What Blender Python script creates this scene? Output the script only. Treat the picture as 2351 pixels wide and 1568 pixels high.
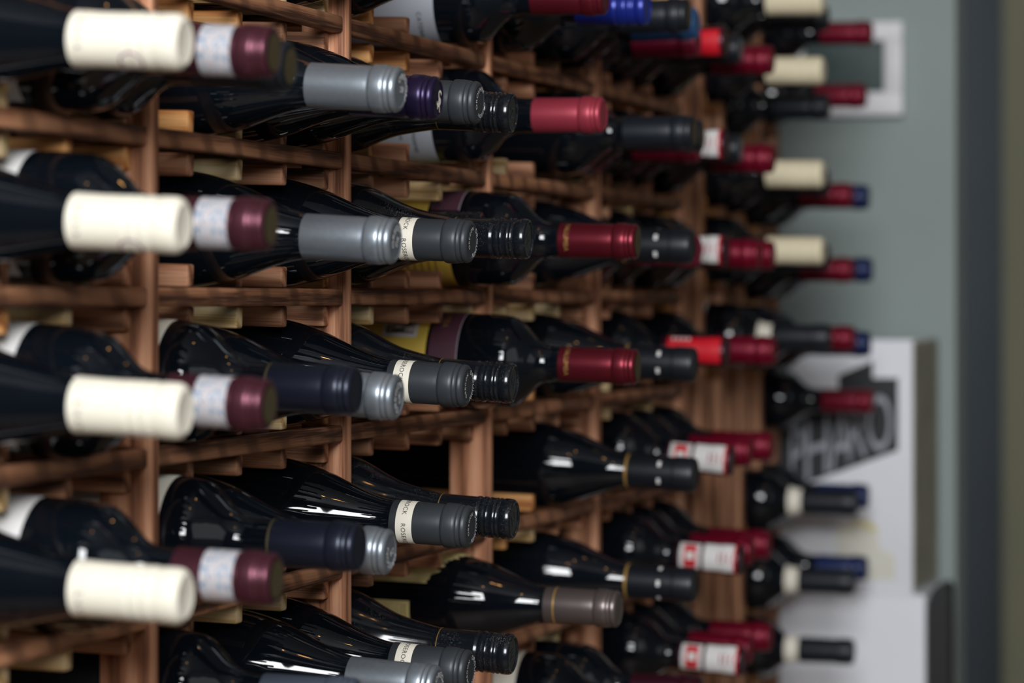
import bpy, bmesh, math, random
from mathutils import Vector, Matrix

for o in list(bpy.data.objects):
    bpy.data.objects.remove(o, do_unlink=True)
SC = bpy.context.scene
COL = SC.collection
random.seed(7)

# ----------------------------------------------------------------- camera
# world: +X out of the rack into the room, +Y along the rack away from the camera
FPX = 7225.0
CAMP = Vector((0.7353, -1.7845, 1.5))
TH = math.radians(16.0)
CT, ST = math.cos(TH), math.sin(TH)
cd = bpy.data.cameras.new('camera')
cam = bpy.data.objects.new('camera', cd)
COL.objects.link(cam)
cam.location = CAMP
cam.rotation_euler = (math.pi / 2, 0, TH)
cd.sensor_width = 36.0
cd.lens = 36.0 * FPX / 2351.0
cd.shift_y = -102.0 / 2351.0
cd.clip_start = 0.05
cd.dof.use_dof = True
cd.dof.focus_distance = 2.20
cd.dof.aperture_fstop = 5.6
cd.dof.aperture_blades = 0
SC.camera = cam

# ----------------------------------------------------------------- world, light, exposure
world = bpy.data.worlds.new('world')
SC.world = world
world.use_nodes = True
wb = world.node_tree.nodes['Background']
wb.inputs[0].default_value = (0.42, 0.58, 0.80, 1)
wb.inputs[1].default_value = 0.10

def area(name, loc, target, sx, sy, power, color):
    ld = bpy.data.lights.new(name, 'AREA')
    ld.shape = 'RECTANGLE'
    ld.size, ld.size_y, ld.energy, ld.color = sx, sy, power, color
    lo = bpy.data.objects.new(name, ld)
    COL.objects.link(lo)
    lo.location = loc
    lo.rotation_euler = (Vector(target) - Vector(loc)).to_track_quat('-Z', 'Y').to_euler()
    return lo

WIN_BACK = (1.03, -2.66, 2.52)
area('daylight_back_window', WIN_BACK, (1.03, 0, 2.52), 1.20, 1.35, 166, (0.96, 0.98, 1.0))
area('daylight_side_window', (3.12, -1.0, 2.25), (0.0, -1.0, 2.25), 2.2, 1.5, 8, (0.96, 0.98, 1.0))
area('far_room_fill', (-1.50, 4.2, 2.0), (0.0, 4.2, 2.0), 1.0, 1.4, 30, (0.96, 0.98, 1.0))  # added fill lamp to lift the black far room; no window there

SC.view_settings.view_transform = 'Standard'
SC.view_settings.look = 'None'
SC.view_settings.gamma = 1.0
SC.view_settings.use_curve_mapping = False
SC.view_settings.exposure = -0.28

# ----------------------------------------------------------------- helpers
def srgb(r, g, b):
    def f(c):
        c /= 255.0
        return c / 12.92 if c <= 0.04045 else ((c + 0.055) / 1.055) ** 2.4
    return (f(r), f(g), f(b), 1.0)

def link(o, parent=None):
    COL.objects.link(o)
    if parent is not None:
        o.parent = parent
    return o

def mesh_obj(name, me, mat, parent=None, loc=None):
    o = bpy.data.objects.new(name, me)
    if mat is not None:
        if len(me.materials) == 0:
            me.materials.append(None)
        o.material_slots[0].link = 'OBJECT'
        o.material_slots[0].material = mat
    link(o, parent)
    if loc is not None:
        o.location = loc
    return o

def tag(o, label=None, cat=None, group=None, kind=None):
    if label: o['label'] = label
    if cat: o['category'] = cat
    if group: o['group'] = group
    if kind: o['kind'] = kind
    return o

def empty(name, loc=(0, 0, 0)):
    o = bpy.data.objects.new(name, None)
    o.empty_display_size = 0.02
    COL.objects.link(o)
    o.location = loc
    return o

def box_mesh(name, sx, sy, sz, bevel=0.0, seg=2):
    bm = bmesh.new()
    bmesh.ops.create_cube(bm, size=1.0)
    bmesh.ops.scale(bm, vec=(sx, sy, sz), verts=bm.verts)
    if bevel > 0:
        bmesh.ops.bevel(bm, geom=list(bm.edges), offset=bevel, segments=seg, profile=0.5, affect='EDGES')
    me = bpy.data.meshes.new(name)
    bm.to_mesh(me); bm.free()
    if bevel > 0:
        me.shade_smooth(); me.set_sharp_from_angle(angle=math.radians(50))
    return me

def box(name, x0, x1, y0, y1, z0, z1, mat, parent=None, bevel=0.0):
    me = box_mesh(name, x1 - x0, y1 - y0, z1 - z0, bevel)
    return mesh_obj(name, me, mat, parent, ((x0 + x1) / 2, (y0 + y1) / 2, (z0 + z1) / 2))

def pydata(name, verts, faces, smooth=False, angle=40):
    me = bpy.data.meshes.new(name)
    me.from_pydata(verts, [], faces)
    me.update()
    if smooth:
        me.shade_smooth(); me.set_sharp_from_angle(angle=math.radians(angle))
    return me

# ----------------------------------------------------------------- materials
class NT:
    def __init__(self, name):
        self.m = bpy.data.materials.new(name)
        self.m.use_nodes = True
        self.t = self.m.node_tree
        self.b = self.t.nodes['Principled BSDF']
    def n(self, t, **kw):
        nd = self.t.nodes.new(t)
        for k, v in kw.items():
            setattr(nd, k, v)
        return nd
    def l(self, a, b):
        self.t.links.new(a, b)
    def ramp(self, src, stops):
        r = self.n('ShaderNodeValToRGB')
        while len(r.color_ramp.elements) < len(stops):
            r.color_ramp.elements.new(0.5)
        for e, (p, c) in zip(r.color_ramp.elements, stops):
            e.position, e.color = p, c
        self.l(src, r.inputs[0])
        return r

MATS = {}
def plain(key, col, rough=0.5, metal=0.0, spec=0.5, noise=0.0, nscale=60.0, bump=0.0, coat=0.0, emit=None):
    k = NT(key)
    b = k.b
    b.inputs['Roughness'].default_value = rough
    b.inputs['Metallic'].default_value = metal
    b.inputs['Specular IOR Level'].default_value = spec
    b.inputs['Coat Weight'].default_value = coat
    b.inputs['Base Color'].default_value = col
    if noise > 0 or bump > 0:
        tc = k.n('ShaderNodeTexCoord')
        nz = k.n('ShaderNodeTexNoise')
        nz.inputs['Scale'].default_value = nscale
        nz.inputs['Detail'].default_value = 5
        k.l(tc.outputs['Object'], nz.inputs['Vector'])
        if noise > 0:
            lo = tuple(c * (1 - noise) for c in col[:3]) + (1,)
            hi = tuple(min(1, c * (1 + noise)) for c in col[:3]) + (1,)
            r = k.ramp(nz.outputs['Fac'], [(0.3, lo), (0.7, hi)])
            k.l(r.outputs[0], b.inputs['Base Color'])
        if bump > 0:
            bp = k.n('ShaderNodeBump')
            bp.inputs['Strength'].default_value = bump
            bp.inputs['Distance'].default_value = 0.0006
            k.l(nz.outputs['Fac'], bp.inputs['Height'])
            k.l(bp.outputs[0], b.inputs['Normal'])
    if emit:
        b.inputs['Emission Color'].default_value = emit[0]
        b.inputs['Emission Strength'].default_value = emit[1]
    MATS[key] = k.m
    return k.m

def dusty(key, col, rough, dust, amount=0.62, scale=900.0, metal=0.0):
    """glossy dark surface with fine dust specks lying on it"""
    k = NT(key)
    tc = k.n('ShaderNodeTexCoord')
    vo = k.n('ShaderNodeTexVoronoi')
    vo.inputs['Scale'].default_value = scale
    k.l(tc.outputs['Object'], vo.inputs['Vector'])
    n2 = k.n('ShaderNodeTexNoise')
    n2.inputs['Scale'].default_value = 60
    n2.inputs['Detail'].default_value = 4
    k.l(tc.outputs['Object'], n2.inputs['Vector'])
    sz = k.n('ShaderNodeMapRange')                    # speck size varies from place to place
    sz.inputs['From Min'].default_value = 0.35; sz.inputs['From Max'].default_value = 0.75
    sz.inputs['To Min'].default_value = 0.0; sz.inputs['To Max'].default_value = amount
    k.l(n2.outputs['Fac'], sz.inputs['Value'])
    r = k.n('ShaderNodeMath', operation='LESS_THAN')
    k.l(vo.outputs['Distance'], r.inputs[0]); k.l(sz.outputs[0], r.inputs[1])
    mx = k.n('ShaderNodeMix', data_type='RGBA')
    mx.inputs['A'].default_value = col
    mx.inputs['B'].default_value = dust
    k.l(r.outputs[0], mx.inputs['Factor'])
    k.l(mx.outputs['Result'], k.b.inputs['Base Color'])
    r2 = k.n('ShaderNodeMapRange')
    r2.inputs['To Min'].default_value = rough; r2.inputs['To Max'].default_value = 0.8
    k.l(r.outputs[0], r2.inputs['Value'])
    k.l(r2.outputs[0], k.b.inputs['Roughness'])
    k.b.inputs['Metallic'].default_value = metal
    MATS[key] = k.m
    return k.m

def wood(key, dark, mid, light, axis, fine=1.0, ringscale=26.0, figure=0.0):
    """planed softwood, grain along the given local axis, offset per piece"""
    k = NT(key)
    tc = k.n('ShaderNodeTexCoord')
    oi = k.n('ShaderNodeObjectInfo')
    mul = k.n('ShaderNodeVectorMath', operation='SCALE')
    cmb = k.n('ShaderNodeCombineXYZ')
    for i in range(3):
        k.l(oi.outputs['Random'], cmb.inputs[i])
    k.l(cmb.outputs[0], mul.inputs[0]); mul.inputs['Scale'].default_value = 7.3
    ad = k.n('ShaderNodeVectorMath', operation='ADD')
    k.l(tc.outputs['Object'], ad.inputs[0]); k.l(mul.outputs[0], ad.inputs[1])
    def mapped(along, across):
        mp = k.n('ShaderNodeMapping')
        s = [across] * 3
        s[axis] = along
        mp.inputs['Scale'].default_value = s
        k.l(ad.outputs[0], mp.inputs['Vector'])
        return mp.outputs[0]
    # growth rings
    wv = k.n('ShaderNodeTexWave', wave_type='RINGS')
    wv.rings_direction = 'XYZ'[axis]
    wv.inputs['Scale'].default_value = ringscale
    wv.inputs['Distortion'].default_value = 5.0
    wv.inputs['Detail'].default_value = 2.5
    wv.inputs['Detail Scale'].default_value = 0.7
    k.l(mapped(0.25, 1.0), wv.inputs['Vector'])
    n1 = k.n('ShaderNodeTexNoise'); n1.inputs['Scale'].default_value = 1.0; n1.inputs['Detail'].default_value = 6
    k.l(mapped(22.0, 900.0 * fine), n1.inputs['Vector'])
    n2 = k.n('ShaderNodeTexNoise'); n2.inputs['Scale'].default_value = 1.0; n2.inputs['Detail'].default_value = 3
    k.l(mapped(9.0, 40.0), n2.inputs['Vector'])
    m1 = k.n('ShaderNodeMath', operation='MULTIPLY_ADD')
    k.l(n1.outputs['Fac'], m1.inputs[0]); m1.inputs[1].default_value = 0.55
    m2 = k.n('ShaderNodeMath', operation='MULTIPLY_ADD')
    k.l(wv.outputs['Fac'], m2.inputs[0]); m2.inputs[1].default_value = 0.34
    m3 = k.n('ShaderNodeMath', operation='MULTIPLY')
    k.l(n2.outputs['Fac'], m3.inputs[0]); m3.inputs[1].default_value = 0.22
    k.l(m3.outputs[0], m2.inputs[2]); k.l(m2.outputs[0], m1.inputs[2])
    r = k.ramp(m1.outputs[0], [(0.36, dark), (0.54, mid), (0.72, light)])
    col = r.outputs[0]
    if figure > 0:      # slanting growth lines where the rail was sawn across the rings
        w2 = k.n('ShaderNodeTexWave', wave_type='BANDS')
        w2.bands_direction = 'DIAGONAL'
        w2.inputs['Scale'].default_value = 15.0
        w2.inputs['Distortion'].default_value = 5.0
        w2.inputs['Detail'].default_value = 2.0
        w2.inputs['Detail Scale'].default_value = 0.5
        mp = k.n('ShaderNodeMapping'); sc3 = [1.0, 1.0, 0.55]; sc3[axis] = 0.8
        mp.inputs['Scale'].default_value = sc3
        k.l(ad.outputs[0], mp.inputs['Vector']); k.l(mp.outputs[0], w2.inputs['Vector'])
        rr = k.ramp(w2.outputs['Fac'], [(0.05, (1, 1, 1, 1)), (0.45, (0, 0, 0, 1))])
        mm = k.n('ShaderNodeMath', operation='MULTIPLY'); k.l(n2.outputs['Fac'], mm.inputs[1])
        k.l(rr.outputs[0], mm.inputs[0])
        mx = k.n('ShaderNodeMix', data_type='RGBA')
        k.l(mm.outputs[0], mx.inputs['Factor']); k.l(col, mx.inputs['A']); mx.inputs['B'].default_value = dark
        col = mx.outputs['Result']
    hsv = k.n('ShaderNodeHueSaturation')
    mr = k.n('ShaderNodeMapRange')
    mr.inputs['To Min'].default_value = 0.75; mr.inputs['To Max'].default_value = 1.2
    k.l(oi.outputs['Random'], mr.inputs['Value'])
    k.l(mr.outputs[0], hsv.inputs['Value'])
    k.l(col, hsv.inputs['Color'])
    k.l(hsv.outputs[0], k.b.inputs['Base Color'])
    k.b.inputs['Roughness'].default_value = 0.62
    k.b.inputs['Specular IOR Level'].default_value = 0.25
    bp = k.n('ShaderNodeBump'); bp.inputs['Strength'].default_value = 0.25; bp.inputs['Distance'].default_value = 0.0005
    k.l(m1.outputs[0], bp.inputs['Height']); k.l(bp.outputs[0], k.b.inputs['Normal'])
    MATS[key] = k.m
    return k.m

def wood_set(prefix, axis):
    wood(prefix + '_dark', srgb(76, 49, 36), srgb(148, 101, 72), srgb(180, 128, 94), axis, figure=1.0)
    wood(prefix + '_red', srgb(118, 76, 54), srgb(176, 120, 88), srgb(206, 152, 118), axis)
    wood(prefix + '_brown', srgb(98, 64, 44), srgb(152, 104, 76), srgb(186, 136, 102), axis)
    wood(prefix + '_orange', srgb(148, 88, 42), srgb(206, 140, 80), srgb(228, 170, 108), axis)
    wood(prefix + '_pale', srgb(160, 126, 80), srgb(214, 182, 130), srgb(232, 206, 160), axis)
for pfx, ax in (('wx', 0), ('wy', 1), ('wz', 2)):
    wood_set(pfx, ax)

plain('glass', (0.0030, 0.0048, 0.0075, 1), 0.045)
dusty('glass_dusty', (0.0042, 0.0056, 0.0080, 1), 0.11, (0.24, 0.23, 0.22, 1), amount=0.27, scale=1500)
dusty('cap_black_gloss', (0.006, 0.008, 0.011, 1), 0.17, (0.30, 0.29, 0.28, 1), amount=0.25, scale=1500)
plain('cap_cream', srgb(240, 234, 216), 0.45, spec=0.4, noise=0.03)
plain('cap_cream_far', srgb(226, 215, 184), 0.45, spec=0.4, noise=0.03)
plain('ink_dark', srgb(70, 66, 62), 0.6)
plain('ink_purple', srgb(120, 66, 120), 0.6)
plain('foil_plum', srgb(88, 46, 58), 0.34, metal=0.65)

def hologram_mat():
    k = NT('hologram')
    tc = k.n('ShaderNodeTexCoord'); nz = k.n('ShaderNodeTexNoise')
    nz.inputs['Scale'].default_value = 330; nz.inputs['Detail'].default_value = 2
    k.l(tc.outputs['Object'], nz.inputs['Vector'])
    r = k.ramp(nz.outputs['Fac'], [(0.34, srgb(150, 168, 190)), (0.44, srgb(204, 210, 220)), (0.54, srgb(230, 230, 234)), (0.60, srgb(228, 196, 190)), (0.66, srgb(190, 214, 226))])
    k.l(r.outputs[0], k.b.inputs['Base Color'])
    k.b.inputs['Roughness'].default_value = 0.3; k.b.inputs['Metallic'].default_value = 0.35
    MATS['hologram'] = k.m
hologram_mat()
plain('foil_silver', srgb(146, 154, 162), 0.36, metal=0.7, noise=0.05, nscale=300)
plain('foil_grey', srgb(53, 57, 61), 0.42, metal=0.15, spec=0.45)
plain('paper_cream', srgb(238, 232, 216), 0.7, noise=0.02)
plain('paper_white', srgb(222, 220, 218), 0.7, noise=0.03)
plain('paper_grey', srgb(160, 164, 172), 0.7, noise=0.03)
plain('paper_yellow', srgb(238, 204, 88), 0.6, noise=0.05)
plain('paper_straw', srgb(228, 210, 146), 0.7, noise=0.12, nscale=120)
plain('ink_ochre', srgb(160, 122, 40), 0.7)
plain('ink_white', srgb(232, 232, 232), 0.6)
plain('ink_gold', srgb(206, 164, 92), 0.35, metal=0.6)
plain('ink_olive', srgb(78, 70, 46), 0.5, metal=0.3)
plain('ink_grey', srgb(58, 62, 70), 0.6)
plain('ink_smoke', srgb(52, 56, 62), 0.5)
plain('foil_navy', srgb(31, 36, 50), 0.33, metal=0.5)
plain('foil_steel', srgb(84, 94, 108), 0.4, metal=0.4)
plain('foil_violet', srgb(42, 32, 64), 0.30, metal=0.6)
plain('foil_red', srgb(158, 54, 70), 0.42, metal=0.4)
plain('foil_wine', srgb(112, 32, 45), 0.34, metal=0.7)
plain('foil_maroon', srgb(64, 24, 38), 0.35, metal=0.5)
plain('foil_crimson', srgb(116, 2, 36), 0.40, metal=0.4)
plain('foil_scarlet', srgb(120, 10, 46), 0.40, metal=0.2)
plain('foil_black', srgb(19, 24, 31), 0.40, metal=0.1)
plain('foil_charcoal', srgb(21, 27, 35), 0.42, metal=0.1)
plain('foil_taupe', srgb(116, 106, 103), 0.34, metal=0.7)
plain('foil_blue', srgb(24, 42, 132), 0.30, metal=0.3)
plain('foil_sky', srgb(48, 96, 150), 0.30, metal=0.4)
plain('foil_darkblue', srgb(18, 36, 84), 0.36, metal=0.2)
plain('label_red', srgb(206, 16, 36), 0.55)
plain('label_purple', srgb(82, 48, 62), 0.5)
plain('label_lilac', srgb(150, 138, 148), 0.6)
def print_mat():
    k = NT('engraving')
    tc = k.n('ShaderNodeTexCoord'); nz = k.n('ShaderNodeTexNoise')
    nz.inputs['Scale'].default_value = 190; nz.inputs['Detail'].default_value = 6
    k.l(tc.outputs['Object'], nz.inputs['Vector'])
    r = k.ramp(nz.outputs['Fac'], [(0.36, srgb(48, 42, 40)), (0.5, srgb(112, 104, 100)), (0.66, srgb(200, 196, 192))])
    k.l(r.outputs[0], k.b.inputs['Base Color']); k.b.inputs['Roughness'].default_value = 0.7
    MATS['engraving'] = k.m
print_mat()
plain('wall_sage', srgb(148, 160, 157), 0.85, noise=0.03, nscale=6, bump=0.15)
plain('wall_dim', srgb(104, 104, 106), 0.9, noise=0.04, nscale=4)
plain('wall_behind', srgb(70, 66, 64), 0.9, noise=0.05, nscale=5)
plain('wall_slate', srgb(78, 86, 92), 0.9, noise=0.05, nscale=3)
plain('wall_olive', srgb(136, 134, 112), 0.9, noise=0.05, nscale=3)
plain('floor_wood', srgb(128, 108, 88), 0.5, noise=0.2, nscale=9)
plain('ceiling_paint', srgb(120, 120, 122), 0.9, noise=0.02, nscale=3)
plain('carton_white', srgb(232, 234, 240), 0.6, noise=0.015, nscale=14)
plain('carton_edge', srgb(160, 158, 140), 0.8, noise=0.15, nscale=22)
plain('carton_black', srgb(24, 28, 34), 0.55)
plain('carton_tan', srgb(222, 212, 166), 0.7, noise=0.06)
plain('carton_sand', srgb(224, 222, 208), 0.7, noise=0.03)
plain('leather_black', srgb(13, 14, 17), 0.5, noise=0.2, nscale=160, bump=0.4)
plain('frame_white', srgb(226, 226, 230), 0.5, noise=0.02)
plain('picture_green', srgb(58, 76, 74), 0.6, noise=0.25, nscale=26)
plain('metal_dark', srgb(40, 38, 36), 0.4, metal=0.7)
plain('bulb_warm', srgb(255, 190, 110), 0.4, emit=((1.0, 0.50, 0.16, 1), 55.0))
M = MATS

# ----------------------------------------------------------------- the setting
def structure(o):
    o['kind'] = 'structure'
    return o

structure(box('floor', -1.6, 3.3, -2.8, 5.6, -0.05, 0.0, M['floor_wood']))

structure(box('ceiling', -1.6, 3.3, -2.8, 5.6, 3.6, 3.65, M['ceiling_paint']))
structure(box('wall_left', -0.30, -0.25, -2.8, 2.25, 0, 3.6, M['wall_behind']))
structure(box('wall_end', -0.30, 0.170, 2.25, 2.335, 0, 3.6, M['wall_sage']))
structure(box('wall_far', -1.6, 3.3, 5.55, 5.6, 0, 3.6, M['wall_slate']))
structure(box('wall_beyond', -1.6, -1.55, 2.335, 5.55, 0, 3.6, M['wall_slate']))
structure(box('wall_passage', -0.02, 1.2, 4.25, 4.33, 0, 3.6, M['wall_olive']))

def wall_with_hole(name, axis, pos, thick, a0, a1, z0, z1, ha0, ha1, hz0, hz1, mat):
    """a wall slab lying across `axis` with one rectangular window opening"""
    verts, faces = [], []
    def add(u0, u1, w0, w1):
        b = len(verts)
        for p in (pos, pos + thick):
            for u, w in ((u0, w0), (u1, w0), (u1, w1), (u0, w1)):
                verts.append((p, u, w) if axis == 0 else (u, p, w))
        for f in ((0, 1, 2, 3), (7, 6, 5, 4), (0, 4, 5, 1), (1, 5, 6, 2), (2, 6, 7, 3), (3, 7, 4, 0)):
            faces.append(tuple(b + i for i in f))
    add(a0, ha0, z0, z1); add(ha1, a1, z0, z1); add(ha0, ha1, z0, hz0); add(ha0, ha1, hz1, z1)
    return structure(mesh_obj(name, pydata(name, verts, faces), mat))

wall_with_hole('wall_back', 1, -2.80, 0.10, -0.30, 3.3, 0, 3.6, 0.38, 1.68, 1.80, 3.24, M['wall_dim'])
wall_with_hole('wall_right', 0, 3.16, 0.10, -2.7, 5.55, 0, 3.6, -2.15, 0.15, 1.45, 3.05, M['wall_dim'])

def window(name, axis, pos, a0, a1, z0, z1):
    w = structure(empty(name, (pos, (a0 + a1) / 2, z0) if axis == 0 else ((a0 + a1) / 2, pos, z0)))
    def bar(nm, u0, u1, w0, w1):
        loc = w.location
        me = box_mesh(nm, *((0.05, u1 - u0, w1 - w0) if axis == 0 else (u1 - u0, 0.05, w1 - w0)), bevel=0.004)
        uc, wc = (u0 + u1) / 2, (w0 + w1) / 2
        c = Vector((pos, uc, wc)) if axis == 0 else Vector((uc, pos, wc))
        mesh_obj(nm, me, M['frame_white'], w, c - loc)
    bar('window_frame', a0, a0 + 0.05, z0, z1); bar('window_frame', a1 - 0.05, a1, z0, z1)
    bar('window_frame', a0 + 0.05, a1 - 0.05, z0, z0 + 0.05); bar('window_frame', a0 + 0.05, a1 - 0.05, z1 - 0.05, z1)
    return w
window('window_1', 1, -2.75, 0.38, 1.68, 1.80, 3.24)
window('window_2', 0, 3.21, -2.15, 0.15, 1.45, 3.05)

# ----------------------------------------------------------------- pixel geometry (photo frame -> place)
HZ = 682.0
def tip_point(px, py, y, r=0.015):
    """end centre of a bottle in the column at world Y = y whose cap ends at photo column px, centre row py"""
    for _ in range(3):
        u = (px - 1175.5) / FPX
        yr = y - CAMP.y
        xr = yr * (u * CT - ST) / (CT + u * ST)
        dep = -ST * xr + CT * yr
        v = Vector((-xr, -yr)); v.normalize()
        if _ == 0:
            px = px - abs(v.x) * r * FPX / dep
    return xr + CAMP.x, CAMP.z - (py - HZ) / FPX * dep

# ----------------------------------------------------------------- the large wine rack
PITCH = 0.0977
BAY = 0.3615
UP_T, UP_D = 0.013, 0.034
SL_T, SL_H, RAIL_H = 0.011, 0.0148, 0.0120
BACK = -0.178
TILT = math.radians(1.8)          # slats and back rails rise towards the wall
RISE = math.tan(TILT)
def rail_z(k): return 1.5 - k * PITCH
COLC = (0.0394, 0.1270, 0.2133, 0.2995)
SLAT_FAR = (0.0890, 0.1760, 0.2615, 0.3485)
ROWS = range(-4, 6)

rack = empty('wine_rack', (0, 0, 0))
tag(rack, 'tall reddish-brown wooden wine rack holding most of the bottles', 'wine rack')
up_me = box_mesh('upright', UP_D, UP_T, 2.3, 0.0012)
up_back = box_mesh('upright_back', 0.03, UP_T, 2.3, 0.0012)
for k in range(-1, 5):
    mesh_obj('upright', up_me, M['wz_red'], rack, (-UP_D / 2, BAY * k - UP_T / 2, 1.15))
    mesh_obj('upright', up_back, M['wz_brown'], rack, (BACK - 0.024, BAY * k - UP_T / 2, 1.15))
rail_len = BAY - UP_T
rail_me = box_mesh('rail', 0.0105, rail_len - 0.0006, RAIL_H, 0.0022, 3)
rail_bk = box_mesh('rail_back', 0.0105, rail_len - 0.0006, RAIL_H, 0.0012, 2)
slat_me = box_mesh('slat', 0.190, SL_T, SL_H, 0.0016, 2)
OVER = {  # (bay, row, slat, upper?) -> wood, as the pieces in the photograph differ
    (0, -1, 0, 1): 'orange', (0, -1, 1, 0): 'pale', (0, -1, 0, 0): 'red', (0, -1, 2, 0): 'red', (0, -1, 3, 0): 'brown',
    (0, 0, 1, 0): 'pale', (0, 0, 0, 1): 'red', (0, 0, 2, 1): 'red', (0, 0, 2, 0): 'brown', (0, 0, 3, 0): 'red', (0, 0, 0, 0): 'brown',
    (0, 1, 2, 1): 'pale', (0, 1, 0, 0): 'brown', (0, 1, 1, 0): 'brown', (0, 1, 2, 0): 'brown', (0, 1, 3, 0): 'brown',
    (0, 2, 1, 0): 'pale', (0, 2, 2, 0): 'pale', (0, 2, 3, 0): 'red', (0, -2, 0, 0): 'orange', (0, -2, 1, 0): 'orange', (0, -2, 2, 0): 'brown',
    (1, -1, 2, 0): 'pale', (1, -1, 1, 0): 'red', (1, -1, 3, 0): 'pale', (1, 0, 0, 0): 'pale', (1, 0, 3, 0): 'pale', (1, 0, 1, 0): 'brown', (1, 0, 2, 0): 'brown',
    (1, 0, 1, 1): 'red', (1, 0, 2, 1): 'red', (1, -2, 0, 1): 'orange', (1, -2, 0, 0): 'orange', (1, -2, 1, 0): 'orange',
    (2, 0, 1, 0): 'pale', (2, 0, 0, 0): 'pale', (2, -1, 0, 1): 'pale', (2, -1, 0, 0): 'pale', (2, 2, 1, 1): 'orange',
    (-1, -1, 1, 0): 'pale', (-1, 0, 2, 0): 'pale', (-1, 0, 1, 0): 'orange', (-1, -1, 2, 0): 'orange', (-1, 0, 3, 0): 'brown', (-1, 2, 2, 0): 'pale',
    (-1, 1, 2, 0): 'brown', (-1, 1, 3, 0): 'brown', (-1, 1, 1, 0): 'pale',
}
rng = random.Random(21)
for b in range(-1, 4):
    y0 = BAY * b
    yc = y0 + rail_len / 2
    for k in ROWS:
        z = rail_z(k)
        mesh_obj('rail', rail_me, M['wy_dark'], rack, (-0.0018 - 0.00525, yc, z))
        mesh_obj('rail', rail_bk, M['wy_brown'], rack, (BACK + 0.004, yc, z + RISE * 0.167))
        mesh_obj('rail', rail_bk, M['wy_brown'], rack, (-0.100, yc, z + RISE * 0.093))
        for i, sf in enumerate(SLAT_FAR):
            for upper in (1, 0):
                if upper and (b, k, i) in ((1, -1, 2), (1, -2, 2)):
                    continue        # these two are missing, the labels behind show
                w = OVER.get((b, k, i, upper))
                if w is None:
                    w = rng.choices(('red', 'brown', 'orange', 'pale'), (5, 4, 1, 1.4))[0]
                zz = z + (RAIL_H / 2 + SL_H / 2 + 0.0001) * (1 if upper else -1)
                so = mesh_obj('divider_slat' if upper else 'spacer_slat', slat_me, M['wx_' + w], rack,
                              (-0.0126 - 0.095, y0 + sf - SL_T / 2, zz + RISE * 0.095))
                so.rotation_euler = (0, TILT, 0)

# ----------------------------------------------------------------- the narrow rack beside the end wall
FP = 0.0883
FY0, FCW = 1.446, 0.105
FUP_T = 0.019
frack = empty('narrow_wine_rack', (0, FY0, 0))
tag(frack, 'blurred narrow wooden wine rack with single-bottle columns beside the sage wall', 'wine rack')
fup = box_mesh('upright', 0.04, FUP_T, 2.3, 0.0015)
frail = box_mesh('rail', 0.20, 0.017, 0.017, 0.0015)
for c in range(1, 6):
    yb = FCW * c
    mesh_obj('upright', fup, M['wz_brown'], frack, (-0.024, yb - FUP_T / 2, 1.15))
    mesh_obj('upright', fup, M['wz_brown'], frack, (-0.195, yb - FUP_T / 2, 1.15))

# ----------------------------------------------------------------- bottles
SEG = 56
def lathe(name, prof, seg=SEG, angle=32):
    """prof: (distance from the tip, radius); the axis is local X, tip at x = 0 pointing +X"""
    verts, faces = [], []
    rings = []
    for d, r in prof:
        if r < 1e-6:
            rings.append([len(verts)]); verts.append((-d, 0, 0))
        else:
            base = len(verts)
            for i in range(seg):
                a = 2 * math.pi * i / seg
                verts.append((-d, -r * math.cos(a), r * math.sin(a)))
            rings.append(list(range(base, base + seg)))
    for A, B in zip(rings[:-1], rings[1:]):
        for i in range(seg):
            j = (i + 1) % seg
            if len(A) == 1 and len(B) == 1: continue
            if len(A) == 1: faces.append((A[0], B[j], B[i]))
            elif len(B) == 1: faces.append((A[i], A[j], B[0]))
            else: faces.append((A[i], A[j], B[j], B[i]))
    me = pydata(name, verts, faces, True, angle)
    return me

def smoothstep_curve(pts, n=8):
    """Catmull-Rom through (d, r) points"""
    out = []
    for i in range(len(pts) - 1):
        p0 = pts[max(0, i - 1)]; p1 = pts[i]; p2 = pts[i + 1]; p3 = pts[min(len(pts) - 1, i + 2)]
        for s in range(n):
            t = s / n
            q = []
            for c in range(2):
                q.append(0.5 * ((2 * p1[c]) + (-p0[c] + p2[c]) * t + (2 * p0[c] - 5 * p1[c] + 4 * p2[c] - p3[c]) * t * t
                                + (-p0[c] + 3 * p1[c] - 3 * p2[c] + p3[c]) * t ** 3))
            out.append(tuple(q))
    out.append(pts[-1])
    return out

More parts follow.
